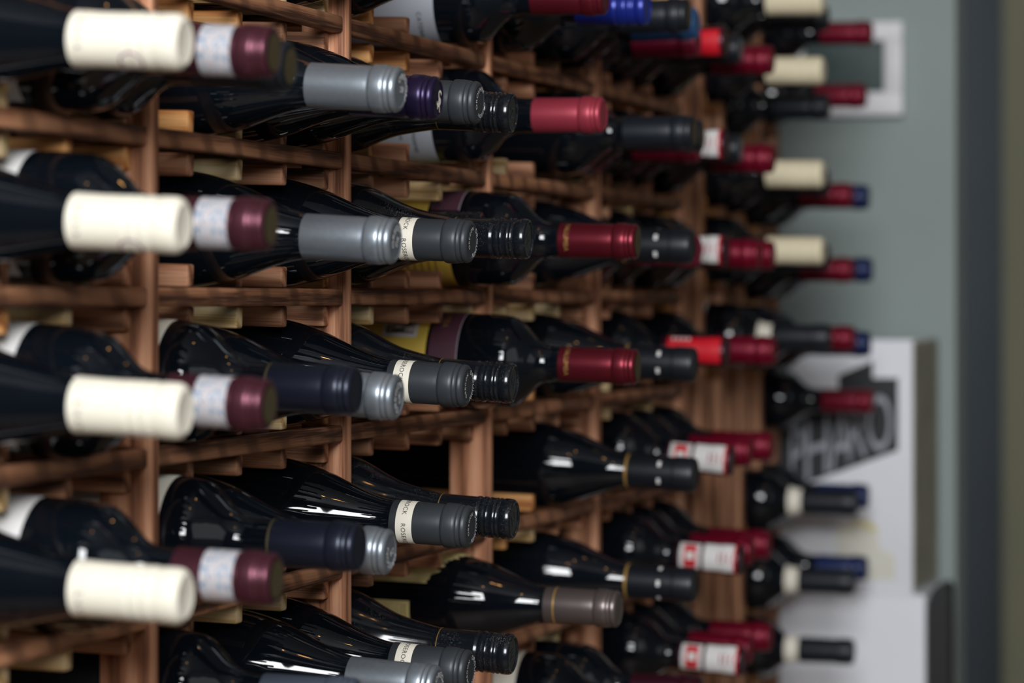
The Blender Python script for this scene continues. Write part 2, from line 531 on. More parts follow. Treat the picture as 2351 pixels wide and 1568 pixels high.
def glass_profile(kind, R, length=0.300):
    if kind == 'bordeaux':
        c = [(0.040, 0.0136), (0.060, 0.0139), (0.069, 0.0143), (0.0755, 0.0157), (0.0820, 0.0195), (0.0880, 0.0252), (0.0940, 0.0306),
             (0.1010, R * 0.925), (0.1090, R * 0.976), (0.1180, R * 0.997), (0.130, R)]
    elif kind == 'bordeaux_long':
        c = [(0.040, 0.0136), (0.062, 0.0139), (0.071, 0.0143), (0.0775, 0.0158), (0.0835, 0.0193), (0.0890, 0.0252), (0.0945, 0.0310),
             (0.1010, R * 0.930), (0.1090, R * 0.978), (0.1180, R * 0.997), (0.130, R)]
    elif kind == 'burgundy_cone':
        c = [(0.040, 0.0140), (0.056, 0.0147), (0.066, 0.0160), (0.076, 0.0182), (0.087, 0.0210), (0.098, 0.0238), (0.109, 0.0267), (0.121, 0.0303),
             (0.133, R * 0.880), (0.145, R * 0.955), (0.157, R * 0.992), (0.170, R)]
    elif kind == 'burgundy_slim':
        c = [(0.040, 0.0138), (0.056, 0.0145), (0.066, 0.0160), (0.080, 0.0188), (0.090, 0.0214), (0.101, 0.0258), (0.112, 0.0310),
             (0.122, R * 0.902), (0.134, R * 0.965), (0.147, R * 0.994), (0.160, R)]
    else:  # burgundy
        c = [(0.040, 0.0138), (0.056, 0.0143), (0.066, 0.0158), (0.078, 0.0193), (0.092, 0.0247), (0.106, 0.0305),
             (0.120, R * 0.890), (0.133, R * 0.960), (0.146, R * 0.993), (0.160, R)]
    p = smoothstep_curve(c, 6)
    p += [(length - 0.006, R), (length - 0.0025, R - 0.0012), (length - 0.0006, R - 0.004), (length, R - 0.008), (length - 0.012, 0.0)]
    return p

def rad_at(prof, d):
    for (d0, r0), (d1, r1) in zip(prof[:-1], prof[1:]):
        if d0 <= d <= d1 and d1 > d0:
            return r0 + (r1 - r0) * (d - d0) / (d1 - d0)
    return prof[-2][1]

def cap_profile(kind, r, L):
    e = r
    if kind == 'foil':      # cork finish: rounded end, two beads, lip ring, then the sleeve
        p = [(0.0006, 0), (0.0006, e - 0.0042), (0.0, e - 0.0034), (0.0002, e - 0.0022), (0.0011, e - 0.0010), (0.0024, e - 0.0004),
             (0.0036, e - 0.0003), (0.0043, e - 0.0007), (0.0050, e - 0.0010), (0.0057, e - 0.0005), (0.0068, e - 0.0001), (0.0074, e - 0.0001),
             (0.0081, e - 0.0004), (0.0089, e + 0.0001), (0.0105, e + 0.0004), (0.0165, e + 0.0005),
             (0.0177, e + 0.0002), (0.0188, e - 0.0009), (0.0202, e - 0.0008), (0.0216, e - 0.0006), (0.030, e - 0.0006), (L - 0.001, e - 0.0003), (L, e - 0.0004), (L + 0.0001, e - 0.002)]
    elif kind == 'tin':     # plain, flatter foil without beads
        p = [(0.0004, 0), (0.0004, e - 0.004), (0.0, e - 0.003), (0.0006, e - 0.0014), (0.0020, e - 0.0004), (0.0040, e),
             (0.018, e + 0.0001), (0.0192, e - 0.0007), (0.0206, e - 0.0007), (L - 0.001, e - 0.0003), (L, e - 0.0004), (L + 0.0001, e - 0.002)]
    elif kind == 'screw':   # ribbed aluminium closure
        p = [(0.0010, 0), (0.0010, e - 0.0034), (0.0002, e - 0.0030), (0.0, e - 0.0022), (0.0006, e - 0.0010), (0.0020, e - 0.0002),
             (0.0046, e), (0.0072, e), (0.0082, e - 0.0006), (0.0090, e - 0.0008), (0.0098, e - 0.0002), (0.0108, e), (0.0116, e - 0.0005),
             (0.0126, e - 0.0005), (0.0136, e), (0.0146, e - 0.0003), (0.0170, e - 0.0003), (0.0182, e), (0.0190, e - 0.0007), (0.0202, e - 0.0007),
             (0.0212, e + 0.0001), (0.0228, e + 0.0001), (0.0238, e - 0.0006), (0.0252, e - 0.0006), (0.0262, e), (0.0276, e), (0.0290, e - 0.0005),
             (L - 0.001, e - 0.0004), (L, e - 0.0006), (L + 0.0001, e - 0.002)]
    elif kind == 'long':    # long smooth screw sleeve
        p = [(0.0004, 0), (0.0004, e - 0.0048), (0.0, e - 0.0036), (0.0010, e - 0.0017), (0.0028, e - 0.0004), (0.0050, e), (0.0120, e), (0.0135, e - 0.0004),
             (0.0150, e - 0.0004), (0.0165, e), (0.0200, e), (0.0214, e - 0.0005), (0.0228, e), (0.0262, e), (0.0276, e - 0.0005), (0.0290, e), (0.0310, e - 0.0002),
             (L * 0.75, e - 0.0003), (L - 0.001, e + 0.0002), (L, e), (L + 0.0001, e - 0.002)]
    return p

FONT_CACHE = {}
def text_geo(s, spacing=1.0):
    key = (s, spacing)
    if key in FONT_CACHE: return FONT_CACHE[key]
    cu = bpy.data.curves.new('lettering', 'FONT')
    cu.body = s
    cu.size = 1.0
    cu.space_character = spacing
    cu.resolution_u = 3
    o = bpy.data.objects.new('lettering', cu)
    COL.objects.link(o)
    bpy.context.view_layer.update()
    dg = bpy.context.evaluated_depsgraph_get()
    me = o.evaluated_get(dg).to_mesh()
    vs = [(v.co.x, v.co.y) for v in me.vertices]
    fs = [tuple(p.vertices) for p in me.polygons]
    o.evaluated_get(dg).to_mesh_clear()
    bpy.data.objects.remove(o, do_unlink=True)
    bpy.data.curves.remove(cu)
    xs = [v[0] for v in vs] or [0]
    FONT_CACHE[key] = (vs, fs, min(xs), max(xs))
    return FONT_CACHE[key]

def wrap_text(name, s, size, d, r, phi, spacing=1.0, flip=False):
    """lettering wrapped round the neck, reading downward on the camera side, letter tops towards the tip"""
    vs, fs, x0, x1 = text_geo(s, spacing)
    out = []
    sg = -1 if flip else 1
    for x, y in vs:
        a = phi - sg * (x - x0) * size / r
        out.append((-d + sg * y * size, -r * math.cos(a), r * math.sin(a)))
    return pydata(name, out, fs)

def ring_text(name, s, size, R, a0, spacing=1.1, x=0.00015):
    vs, fs, x0, x1 = text_geo(s, spacing)
    out = []
    for px, py in vs:
        a = a0 - (px - x0) * size / R
        rr = R + py * size
        out.append((x, rr * math.cos(a), rr * math.sin(a)))
    return pydata(name, out, fs)

def flat_text(name, s, size, rot=0.0, x=0.0002, ox=0.0, oz=0.0, spacing=1.0):
    vs, fs, x0, x1 = text_geo(s, spacing)
    out = []
    for px, py in vs:
        a = (px - (x0 + x1) / 2) * size; b = (py - 0.35) * size
        out.append((x, ox + a * math.cos(rot) - b * math.sin(rot), oz + a * math.sin(rot) + b * math.cos(rot)))
    return pydata(name, out, fs)

def patch(name, prof, d0, d1, p0, p1, off=0.00025, nd=None, np_=None, jag=0.0, seed=0, skew=0.0):
    """paper wrapped on the glass between distances d0..d1 and angles p0..p1 (degrees, 0 = camera side, + = up)"""
    nd = nd or max(2, int((d1 - d0) / 0.006) + 1)
    np_ = np_ or max(4, int(abs(p1 - p0) / 7) + 1)
    rg = random.Random(seed)
    verts, faces = [], []
    for j in range(np_ + 1):
        a = math.radians(p0 + (p1 - p0) * j / np_)
        s0 = d0 + (rg.random() * jag if jag else 0) + skew * (1 - min(1.0, j / np_ * 1.6))
        for i in range(nd + 1):
            d = s0 + (d1 - s0) * i / nd
            r = rad_at(prof, d) + off
            verts.append((-d, -r * math.cos(a), r * math.sin(a)))
    for j in range(np_):
        for i in range(nd):
            a = j * (nd + 1) + i
            faces.append((a, a + 1, a + nd + 2, a + nd + 1))
    full = abs(p1 - p0) >= 359.9
    return pydata(name, verts, faces, True, 60)

def band(name, prof, d0, d1, off=0.00015):
    r0, r1 = rad_at(prof, d0) + off, rad_at(prof, d1) + off
    return lathe(name, [(d0, r0 - off - 0.0002), (d0, r0), (d1, r1), (d1, r1 - off - 0.0002)], SEG, 30)

def ellipse_ring(name, r, d, phi, a_out, w, n=28):
    """a printed ring on the sleeve"""
    verts, faces = [], []
    for i in range(n):
        t = 2 * math.pi * i / n
        for q in (a_out, a_out - w):
            dd = d + q * math.cos(t); a = phi + q * math.sin(t) / r
            verts.append((-dd, -r * math.cos(a), r * math.sin(a)))
    for i in range(n):
        j = (i + 1) % n
        faces.append((2 * i, 2 * i + 1, 2 * j + 1, 2 * j))
    return pydata(name, verts, faces)

def disc(name, R, x=0.0001):
    n = 40
    verts = [(x, 0, 0)] + [(x, R * math.cos(2 * math.pi * i / n), R * math.sin(2 * math.pi * i / n)) for i in range(n)]
    return pydata(name, verts, [(0, 1 + i, 1 + (i + 1) % n) for i in range(n)])

class BottleType:
    """parts: list of (name, mesh, material, index of the parent part or None)"""
    def __init__(self, shape, R, glass, capkind, capr, capL, capmat, capname='capsule'):
        self.R = R; self.capr = capr; self.shape = shape
        self.gp = glass_profile(shape, R)
        self.cp = cap_profile(capkind, capr, capL)
        self.parts = [('glass_body', lathe('glass_body', self.gp), M[glass], None),
                      (capname, lathe(capname, self.cp), M[capmat], None)]
    def add(self, name, mesh, mat, parent=None):
        self.parts.append((name, mesh, M[mat], parent))
        return len(self.parts) - 1

T = {}
D2R = math.radians
# cream screw cap
t = T['cream'] = BottleType('burgundy_cone', 0.0386, 'glass', 'long', 0.0152, 0.0625, 'cap_cream', 'screw_cap')
t.add('lettering', wrap_text('lettering', 'L u c a', 0.0058, 0.0565, 0.0153, D2R(38), 1.1), 'ink_dark', 1)
t.add('ring_mark', ellipse_ring('ring_mark', 0.01535, 0.026, D2R(-52), 0.0068, 0.0009), 'ink_purple', 1)
# plum foil with hologram strip
t = T['plum'] = BottleType('bordeaux', 0.0380, 'glass', 'foil', 0.0150, 0.058, 'foil_plum')
t.add('hologram_band', band('hologram_band', t.cp, 0.021, 0.040), 'hologram', 1)
t.add('end_disc', disc('end_disc', 0.0105, 0.0002), 'ink_olive', 1)
t.add('label', patch('label', t.gp, 0.140, 0.235, -60, 150), 'paper_white')
# dark unmarked foil
t = T['dark'] = BottleType('bordeaux', 0.0380, 'glass', 'foil', 0.0150, 0.058, 'foil_charcoal')
t.add('end_disc', disc('end_disc', 0.0105, 0.0002), 'ink_olive', 1)
# navy foil
t = T['navy'] = BottleType('bordeaux', 0.0385, 'glass', 'foil', 0.0153, 0.0563, 'foil_navy')
t.add('foil_edge', band('foil_edge', t.cp, 0.0545, 0.0558), 'ink_olive', 1)
t.add('label', patch('label', t.gp, 0.1185, 0.236, 10, 165), 'paper_cream')
# bottle with red print on the label, steel foil
t = T['redprint'] = BottleType('bordeaux', 0.0385, 'glass', 'foil', 0.0150, 0.060, 'foil_steel')
lb = t.add('label', patch('label', t.gp, 0.128, 0.236, -20, 140), 'carton_black')
for i, a in enumerate((130, 105, 82, 60, 38)):
    t.add('red_print', patch('red_print', t.gp, 0.129 + 0.004 * (i % 2), 0.142 + 0.01 * (i % 3), a - 18, a, 0.0005), 'label_red', lb)
# silver foil
t = T['silver'] = BottleType('burgundy', 0.0386, 'glass', 'foil', 0.0151, 0.0618, 'foil_silver')
t.add('end_lettering', ring_text('end_lettering', 'OREGON', 0.0052, 0.0068, D2R(150), 1.1, 0.0009), 'ink_white', 1)
t.add('end_mark', flat_text('end_mark', 'DR', 0.0055, x=0.0009), 'ink_white', 1)
# violet monogram foil
t = T['violet'] = BottleType('burgundy', 0.0386, 'glass', 'foil', 0.0150, 0.060, 'foil_violet')
t.add('monogram', flat_text('monogram', 'S', 0.0170, D2R(-20), 0.0009), 'paper_cream', 1)
t.add('monogram', flat_text('monogram', 'R', 0.0130, D2R(-20), 0.0010, 0.001, -0.004), 'paper_cream', 1)
# grey foil, plain / with cream band
for key in ('grey', 'roserock'):
    t = T[key] = BottleType('burgundy', 0.0388, 'glass', 'foil', 0.0152, 0.0555, 'foil_grey')
    t.add('end_lettering', ring_text('end_lettering', 'DROUHIN', 0.0044, 0.0080, D2R(60), 1.15, 0.0009), 'ink_white', 1)
    t.add('end_lettering', ring_text('end_lettering', 'OREGON', 0.0036, 0.0080, D2R(215), 1.2, 0.0009), 'ink_white', 1)
    if key == 'roserock':
        bnd = t.add('paper_band', band('paper_band', t.cp, 0.0388, 0.0505), 'paper_cream', 1)
        for i in range(3):
            t.add('lettering', wrap_text('lettering', 'ROSEROCK', 0.0046, 0.0462, 0.01515, D2R(0 - 120 * i), 1.12), 'ink_dark', bnd)
# black screw cap, dusty
t = T['black'] = BottleType('burgundy_slim', 0.0386, 'glass_dusty', 'screw', 0.0149, 0.0555, 'cap_black_gloss', 'screw_cap')
t.add('gold_line', band('gold_line', t.cp, 0.0547, 0.0552, 0.0002), 'ink_gold', 1)
t.add('end_mark', flat_text('end_mark', 'N', 0.0120, D2R(90), -0.0008), 'ink_smoke', 1)
# wine-red foil, yellow label
t = T['yellow'] = BottleType('bordeaux_long', 0.0385, 'glass', 'foil', 0.0146, 0.063, 'foil_wine')
t.add('lettering', wrap_text('lettering', 'YALUMBA', 0.0054, 0.0575, 0.01475, D2R(62), 1.05), 'ink_gold', 1)
t.add('end_disc', disc('end_disc', 0.0106, 0.0002), 'ink_olive', 1)
cl = t.add('collar_label', patch('collar_label', t.gp, 0.1405, 0.1640, -75, 160), 'label_purple')
t.add('label_edge', patch('label_edge', t.gp, 0.1400, 0.1409, -75, 160, 0.0004), 'label_lilac', cl)
t.add('lettering', wrap_text('lettering', 'YALUMBA', 0.0075, 0.1560, t.R + 0.0006, D2R(96), 1.1), 'ink_gold', cl)
lb = t.add('label', patch('label', t.gp, 0.1665, 0.255, -75, 160), 'paper_yellow')
t.add('picture_border', patch('picture_border', t.gp, 0.1755, 0.205, 28, 92, 0.0004), 'paper_white', lb)
t.add('picture', patch('picture', t.gp, 0.1785, 0.202, 33, 87, 0.0006), 'engraving', lb)
t.add('label_line', patch('label_line', t.gp, 0.222, 0.2235, 10, 110, 0.0005), 'ink_ochre', lb)
# yellow back label side
t = T['yellow_back'] = BottleType('bordeaux_long', 0.0385, 'glass', 'foil', 0.0146, 0.063, 'foil_wine')
t.add('lettering', wrap_text('lettering', 'YALUMBA', 0.0054, 0.0575, 0.01475, D2R(62), 1.05), 'ink_gold', 1)
t.add('end_disc', disc('end_disc', 0.0106, 0.0002), 'ink_olive', 1)
cl = t.add('collar_label', patch('collar_label', t.gp, 0.1405, 0.1640, 35, 160), 'label_purple')
t.add('label_edge', patch('label_edge', t.gp, 0.1400, 0.1409, 35, 160, 0.0004), 'label_lilac', cl)
t.add('label', patch('label', t.gp, 0.1665, 0.255, 30, 170), 'paper_yellow')
lb = t.add('back_label', patch('back_label', t.gp, 0.1460, 0.235, -120, 5), 'paper_yellow')
for i in range(11):
    d = 0.158 + i * 0.006
    t.add('text_line', patch('text_line', t.gp, d, d + 0.0013, -75 - (i * 13) % 20, -4, 0.0004), 'ink_ochre', lb)
# matt red foil, floral label
t = T['redfoil'] = BottleType('bordeaux_long', 0.0388, 'glass', 'foil', 0.0147, 0.0572, 'foil_red')
lb = t.add('label', patch('label', t.gp, 0.1335, 0.2450, -110, 100), 'paper_grey')
t.add('lettering', wrap_text('lettering', 'Amonrez', 0.0068, 0.1505, t.R + 0.0006, D2R(-14), 1.0), 'ink_grey', lb)
t.add('lettering', wrap_text('lettering', 'estate', 0.0048, 0.1610, t.R + 0.0006, D2R(-16), 1.0), 'ink_grey', lb)
rg = random.Random(5)
for i in range(14):
    a = -45 - rg.random() * 40; d = 0.163 + rg.random() * 0.03
    t.add('flower_print', patch('flower_print', t.gp, d, d + 0.003 + rg.random() * 0.003, a, a + 5 + rg.random() * 4, 0.0005, 1, 3, 0.002, i), 'ink_grey', lb)
# CATENA label, maroon foil
t = T['catena'] = BottleType('bordeaux_long', 0.0388, 'glass', 'foil', 0.0147, 0.0605, 'foil_wine')
lb = t.add('label', patch('label', t.gp, 0.1335, 0.2450, -120, 100), 'paper_grey')
t.add('lettering', wrap_text('lettering', 'CATENA', 0.0056, 0.1480, t.R + 0.0006, D2R(-22), 1.2), 'ink_smoke', lb)
t.add('lettering', wrap_text('lettering', 'MALBEC', 0.0034, 0.1600, t.R + 0.0006, D2R(-28), 1.2), 'ink_grey', lb)
# black foil with pale dashes and gold foot ring
t = T['dash'] = BottleType('burgundy', 0.0388, 'glass', 'tin', 0.0156, 0.0625, 'foil_black')
t.add('gold_ring', band('gold_ring', t.cp, 0.0600, 0.0622, 0.0003), 'ink_gold', 1)
for a in (35, -25, -85, 95, 155, 215):
    t.add('pale_dash', patch('pale_dash', t.cp, 0.0295, 0.0325, a - 10, a + 10, 0.0003), 'paper_white', 1)
# taupe foil, torn straw label
t = T['taupe'] = BottleType('burgundy', 0.0388, 'glass', 'foil', 0.0150, 0.0615, 'foil_taupe')
t.add('gold_ring', band('gold_ring', t.cp, 0.0508, 0.0520, 0.0003), 'ink_gold', 1)
t.add('torn_label', patch('torn_label', t.gp, 0.121, 0.225, 24, 125, 0.0006, 8, 34, 0.007, 3, 0.028), 'paper_straw')
lb = t.add('label', patch('label', t.gp, 0.1640, 0.250, -66, 2), 'paper_straw')
for dd, w in ((0.1675, 0.0007), (0.1700, 0.0005)):
    t.add('label_line', patch('label_line', t.gp, dd, dd + w, -62, -2, 0.0004), 'ink_ochre', lb)
# neck-label bottles (white and red seal over the neck)
for key, kind in (('seal_white', 0), ('seal_red', 1), ('seal_both', 2)):
    t = T[key] = BottleType('bordeaux', 0.0380, 'glass', 'tin', 0.0152, 0.064, 'foil_maroon')
    if kind == 1:
        s1 = t.add('neck_seal', patch('neck_seal', t.cp, 0.005, 0.058, -46, 62, 0.0003), 'label_red', 1)
        for i in range(4):
            t.add('seal_print', patch('seal_print', t.cp, 0.036 + i * 0.005, 0.039 + i * 0.005, 44, 60, 0.0005), 'paper_white', s1)
    else:
        dm = 0.030 if kind == 0 else 0.036
        s1 = t.add('neck_seal', patch('neck_seal', t.cp, 0.006, dm, -50, 66, 0.0003), 'paper_white', 1)
        t.add('seal_stripe', patch('seal_stripe', t.cp, 0.0040, 0.0062, -58, 70, 0.0004), 'label_red', s1)
        for i in range(3):
            t.add('seal_print', patch('seal_print', t.cp, 0.010 + i * 0.005, 0.0115 + i * 0.005, -12, 26, 0.0005), 'foil_red', s1)
        if kind == 2:
            s2 = t.add('neck_seal', patch('neck_seal', t.cp, 0.039, 0.060, -46, 60, 0.0003), 'paper_white', 1)
            t.add('red_square', patch('red_square', t.cp, 0.0430, 0.0555, -40, 50, 0.0005), 'label_red', s2)
            t.add('square_print', patch('square_print', t.cp, 0.0455, 0.0530, -8, 22, 0.0007), 'paper_white', s2)
# plain coloured foils
for key, shape, mat in (('crimson', 'bordeaux', 'foil_crimson'), ('scarlet', 'bordeaux', 'foil_scarlet'), ('maroon', 'bordeaux', 'foil_maroon'), ('darkcap', 'bordeaux', 'foil_charcoal')):
    T[key] = BottleType(shape, 0.0380, 'glass', 'foil' if key != 'darkcap' else 'tin', 0.0150, 0.062, mat)
T['darkcap'].add('end_disc', disc('end_disc', 0.0110, 0.0005), 'foil_silver', 1)
t = T['plainblack'] = BottleType('bordeaux', 0.0380, 'glass', 'foil', 0.0153, 0.062, 'foil_charcoal')
t.add('end_disc', disc('end_disc', 0.0108, 0.0003), 'ink_olive', 1)
T['burgblack'] = BottleType('burgundy', 0.0386, 'glass', 'foil', 0.0150, 0.060, 'foil_black')
T['bluescrew'] = BottleType('bordeaux', 0.0380, 'glass', 'screw', 0.0152, 0.060, 'foil_blue', 'screw_cap')
T['sky'] = BottleType('bordeaux', 0.0380, 'glass', 'foil', 0.0150, 0.060, 'foil_sky')
t = T['mar_label'] = BottleType('bordeaux', 0.0380, 'glass', 'foil', 0.0150, 0.060, 'foil_maroon')
t.add('label', patch('label', t.gp, 0.134, 0.235, -10, 130), 'paper_cream')
# far rack kinds
T['farcream'] = BottleType('bordeaux', 0.0365, 'glass', 'long', 0.0152, 0.062, 'cap_cream_far', 'screw_cap')
t = T['farband'] = BottleType('bordeaux', 0.0365, 'glass', 'tin', 0.0152, 0.062, 'foil_charcoal')
t.add('paper_band', patch('paper_band', t.gp, 0.0630, 0.0780, -80, 85, 0.0006), 'paper_cream')
t.add('label', patch('label', t.gp, 0.134, 0.230, -60, 80), 'paper_white')
t = T['farred'] = BottleType('bordeaux', 0.0365, 'glass', 'foil', 0.0146, 0.060, 'foil_crimson')
t.add('label', patch('label', t.gp, 0.136, 0.230, -10, 120), 'paper_white')
T['farblue'] = BottleType('bordeaux', 0.0365, 'glass', 'foil', 0.0148, 0.060, 'foil_darkblue')
T['fardark'] = BottleType('bordeaux', 0.0365, 'glass', 'foil', 0.0150, 0.060, 'foil_charcoal')

def put(kind, y, px, py, ztop, label, group, roll=0.0):
    """stand-in free placement: bottle lies on supports whose top is at ztop (bottle bottom), tip seen at (px, py)"""
    t = T[kind]
    xt, zt = tip_point(px, py, y, t.capr)
    rise = RISE if y < FY0 else 0.0
    xf = -0.100 if t.shape.startswith('burgundy') else -0.007          # foremost rail under the full width of the body
    xb = BACK + 0.004
    zf = ztop + t.R + 0.0006 + rise * (-0.007 - xf)
    zb = ztop + t.R + 0.0012 + rise * (-0.007 - xb)
    low = zf - (zb - zf) / (xf - xb) * (xt - xf)              # tip height when both rails carry the bottle
    if zt <= low:
        pitch = math.atan2(zt - zf, xt - xf)
    else:
        pitch = math.atan2(zt - zb, xt - xb)
    root = empty('wine_bottle', (xt, y, zt))
    root.rotation_euler = (math.radians(roll), -pitch, 0)
    tag(root, label, 'wine bottle', group)
    objs = []
    for name, me, mat, par in t.parts:
        objs.append(mesh_obj(name, me, mat, root if par is None else objs[par]))
    return root

def cy(b, c): return BAY * b + COLC[c]
def rt(k): return rail_z(k) + RAIL_H / 2
ORD = ['topmost', 'second from the top', 'third from the top', 'fourth from the top', 'fifth from the top', 'sixth from the top', 'lowest']
def column(kind, b, c, items, desc, group, rolls=None):
    n = len(items)
    for i, (k, px, py) in enumerate(items):
        o = ORD[i] if i < n - 1 else ('lowest' if n > 1 else '')
        lab = f'{desc}, {o} of its column' if n > 1 else desc
        put(kind, cy(b, c), px, py, rt(k), lab, group, (rolls[i] if rolls else 0.0))

column('cream', -1, 1, [(-1, 450, 97), (0, 447, 518), (1, 451, 945), (2, 452, 1370)],
       'nearest wine bottle with long cream screw cap', 'bottles with cream screw caps', [0, 8, 30, 40])
column('plum', -1, 2, [(-1, 650, 120), (0, 643, 517), (1, 640, 930), (2, 656, 1330)],
       'bottle with plum foil and silver hologram strip', 'bottles with plum foil')
put('dark', cy(-1, 3), 686, 152, rt(-1), 'dark-foiled bottle half hidden behind the topmost plum foil', 'dark foiled bottles')
column('navy', 0, 0, [(1, 838, 897), (2, 845, 1257)], 'bottle with navy foil and rounded shoulder beside the first upright', 'bottles with navy foil')
put('redprint', cy(0, 0), 838, 1612, rt(3), 'bottle with red print on its label at the bottom edge', 'red print bottles')
column('silver', 0, 1, [(-1, 937, 206), (0, 926, 554), (1, 931, 913), (2, 913, 1268)],
       'bottle with satin silver-grey foil', 'bottles with silver foil', [0, 60, 110, 200])
put('silver', cy(0, 2), 1020, 1578, rt(3), 'bottle with silver-grey foil cut off by the bottom edge', 'bottles with silver foil')
put('violet', cy(0, 2), 1021, 226, rt(-1), 'bottle with violet foil and gold monogram between two grey foils', 'violet foiled bottles')
put('grey', cy(0, 3), 1115, 236, rt(-1), 'plain dark-grey foiled bottle without paper band, beside the violet foil', 'grey foiled bottles', 150)
column('roserock', 0, 3, [(0, 1098, 555), (1, 1089, 886), (2, 1096, 1210), (3, 1093, 1541)],
       'bottle with dark-grey foil and lettered cream neck band', 'bottles with lettered cream bands', [0, 22, 0, 28])
put('roserock', cy(0, 3), 1095, -98, rt(-2), 'dark bottle body just below the top edge, left of centre', 'bottles with lettered cream bands')
column('black', 1, 0, [(-1, 1192, 260), (0, 1228, 549), (1, 1194, 880), (2, 1195, 1193), (3, 1192, 1503)],
       'dusty bottle with ribbed black screw cap', 'bottles with black screw caps', [0, 30, 75, 120, 200])
put('black', cy(1, 0), 1192, -66, rt(-2), 'dark sloping bottle above the ribbed black screw caps at the top edge', 'bottles with black screw caps')
put('black', cy(1, 1), 1120, 530, rt(0), 'dusty dark bottle set back behind the lettered neck band and black screw cap', 'bottles with black screw caps')
put('catena', cy(1, 3), 1402, -6, rt(-2), 'bottle with grey CATENA label and dark-red foil at the top edge', 'bottles in the third bay')
put('redfoil', cy(1, 3), 1397, 264, rt(-1), 'bottle with matt rose-red foil and grey floral label', 'bottles in the third bay')
put('yellow_back', cy(1, 3), 1474, 555, rt(0), 'upper wine-red foiled bottle with yellow label showing lines of text', 'bottles in the third bay')
put('yellow', cy(1, 3), 1474, 842, rt(1), 'lower wine-red foiled bottle with yellow label and picture', 'bottles in the third bay')
put('taupe', cy(1, 3), 1432, 1398, rt(3), 'bottle with taupe foil, gold ring and torn straw-coloured label', 'bottles in the third bay')
# bay 2
put('bluescrew', cy(2, 0), 1497, 17, rt(-2), 'bottle with ribbed bright-blue screw cap at the top edge', 'bottles in the fourth bay')
put('plainblack', cy(2, 2), 1590, 34, rt(-2), 'black-foiled bottle beside the bright-blue screw cap', 'bottles in the fourth bay')
put('sky', cy(2, 3), 1609, 54, rt(-2), 'bottle with sky-blue foil peeping out behind a black foil', 'bottles in the fourth bay')
put('plainblack', cy(2, 2), 1602, 304, rt(-1), 'black-foiled bottle right of the matt rose-red foil', 'bottles in the fourth bay')
put('dark', cy(2, 3), 1620, 312, rt(-1), 'dark foil tip right behind the black foil beside the rose-red one', 'bottles in the fourth bay')
column('dash', 2, 2, [(0, 1600, 566), (1, 1606, 838), (2, 1607, 1091), (3, 1606, 1345)],
       'bottle with black foil marked by pale dashes', 'bottles with dashed black foil', [5, 0, 60, 30])
put('maroon', cy(2, 2), 1618, 1592, rt(4), 'dark-maroon foil cut off by the bottom edge, below the dashed black foils', 'bottles in the fourth bay')
put('mar_label', cy(2, 1), 1560, 1622, rt(4), 'bottle with cream label at the bottom edge left of the maroon foil', 'bottles in the fourth bay')
# bay 3
column('scarlet', 3, 0, [(-2, 1612, 96), (-1, 1613, 338), (0, 1614, 577)], 'scarlet foil half hidden behind a black foil', 'scarlet foiled bottles')
put('seal_red', cy(3, 1), 1677, 94, rt(-2), 'neck wrapped in a bright-red seal near the top edge', 'bottles with neck seals', 20)
put('seal_white', cy(3, 1), 1677, 332, rt(-1), 'neck with short white seal, the upper of two such', 'bottles with neck seals', 0)
put('seal_white', cy(3, 1), 1677, 576, rt(0), 'neck with short white seal, the lower of two such', 'bottles with neck seals', 0)
put('seal_red', cy(3, 1), 1679, 808, rt(1), 'neck wrapped in a long bright-red seal with white lettering, mid-height', 'bottles with neck seals', 0)
column('seal_both', 3, 1, [(2, 1690, 1058), (3, 1712, 1286), (4, 1716, 1518)], 'neck with white seal and red square', 'bottles with neck seals')
put('darkcap', cy(3, 2), 1707, 112, rt(-2), 'dark foil with pale end, upper of two between seal and crimson foil', 'dark foiled bottles')
put('darkcap', cy(3, 2), 1707, 342, rt(-1), 'dark foil with pale end, lower of two between seal and crimson foil', 'dark foiled bottles')
column('crimson', 3, 2, [(0, 1752, 584), (2, 1732, 1037), (3, 1735, 1265), (4, 1732, 1492)], 'bottle with crimson foil, left of the pair', 'crimson foiled bottles')
column('crimson', 3, 3, [(-2, 1781, 138), (-1, 1783, 365), (0, 1783, 586), (1, 1786, 806), (2, 1779, 1026), (3, 1774, 1252), (4, 1777, 1463)],
       'bottle with crimson foil, right of the pair', 'crimson foiled bottles')

# narrow rack
def fy(c): return FY0 + FCW * (c - 1) + (FCW - FUP_T) / 2
def fput(kind, c, px, py, label, group, roll=0.0):
    t = T[kind]
    y = fy(c)
    xt, zt = tip_point(px, py, y, t.capr)
    gap = (FCW - FUP_T) / 2 - 0.0171          # half the clear width between the side rails
    sag = math.sqrt(t.R ** 2 - gap ** 2)       # axis height above the rail edges
    put(kind, y, px, py, zt + 0.0015 - t.R, label, group, roll)
    zr = zt + 0.0015 - sag                     # the pair of side rails that carries this bottle
    yb = FCW * c
    for yy in (yb - FCW + 0.0086, yb - FUP_T - 0.0086):
        mesh_obj('rail', frail, M['wx_red' if c % 2 else 'wx_orange'], frack, (-0.1055, yy, zr - 0.0087))

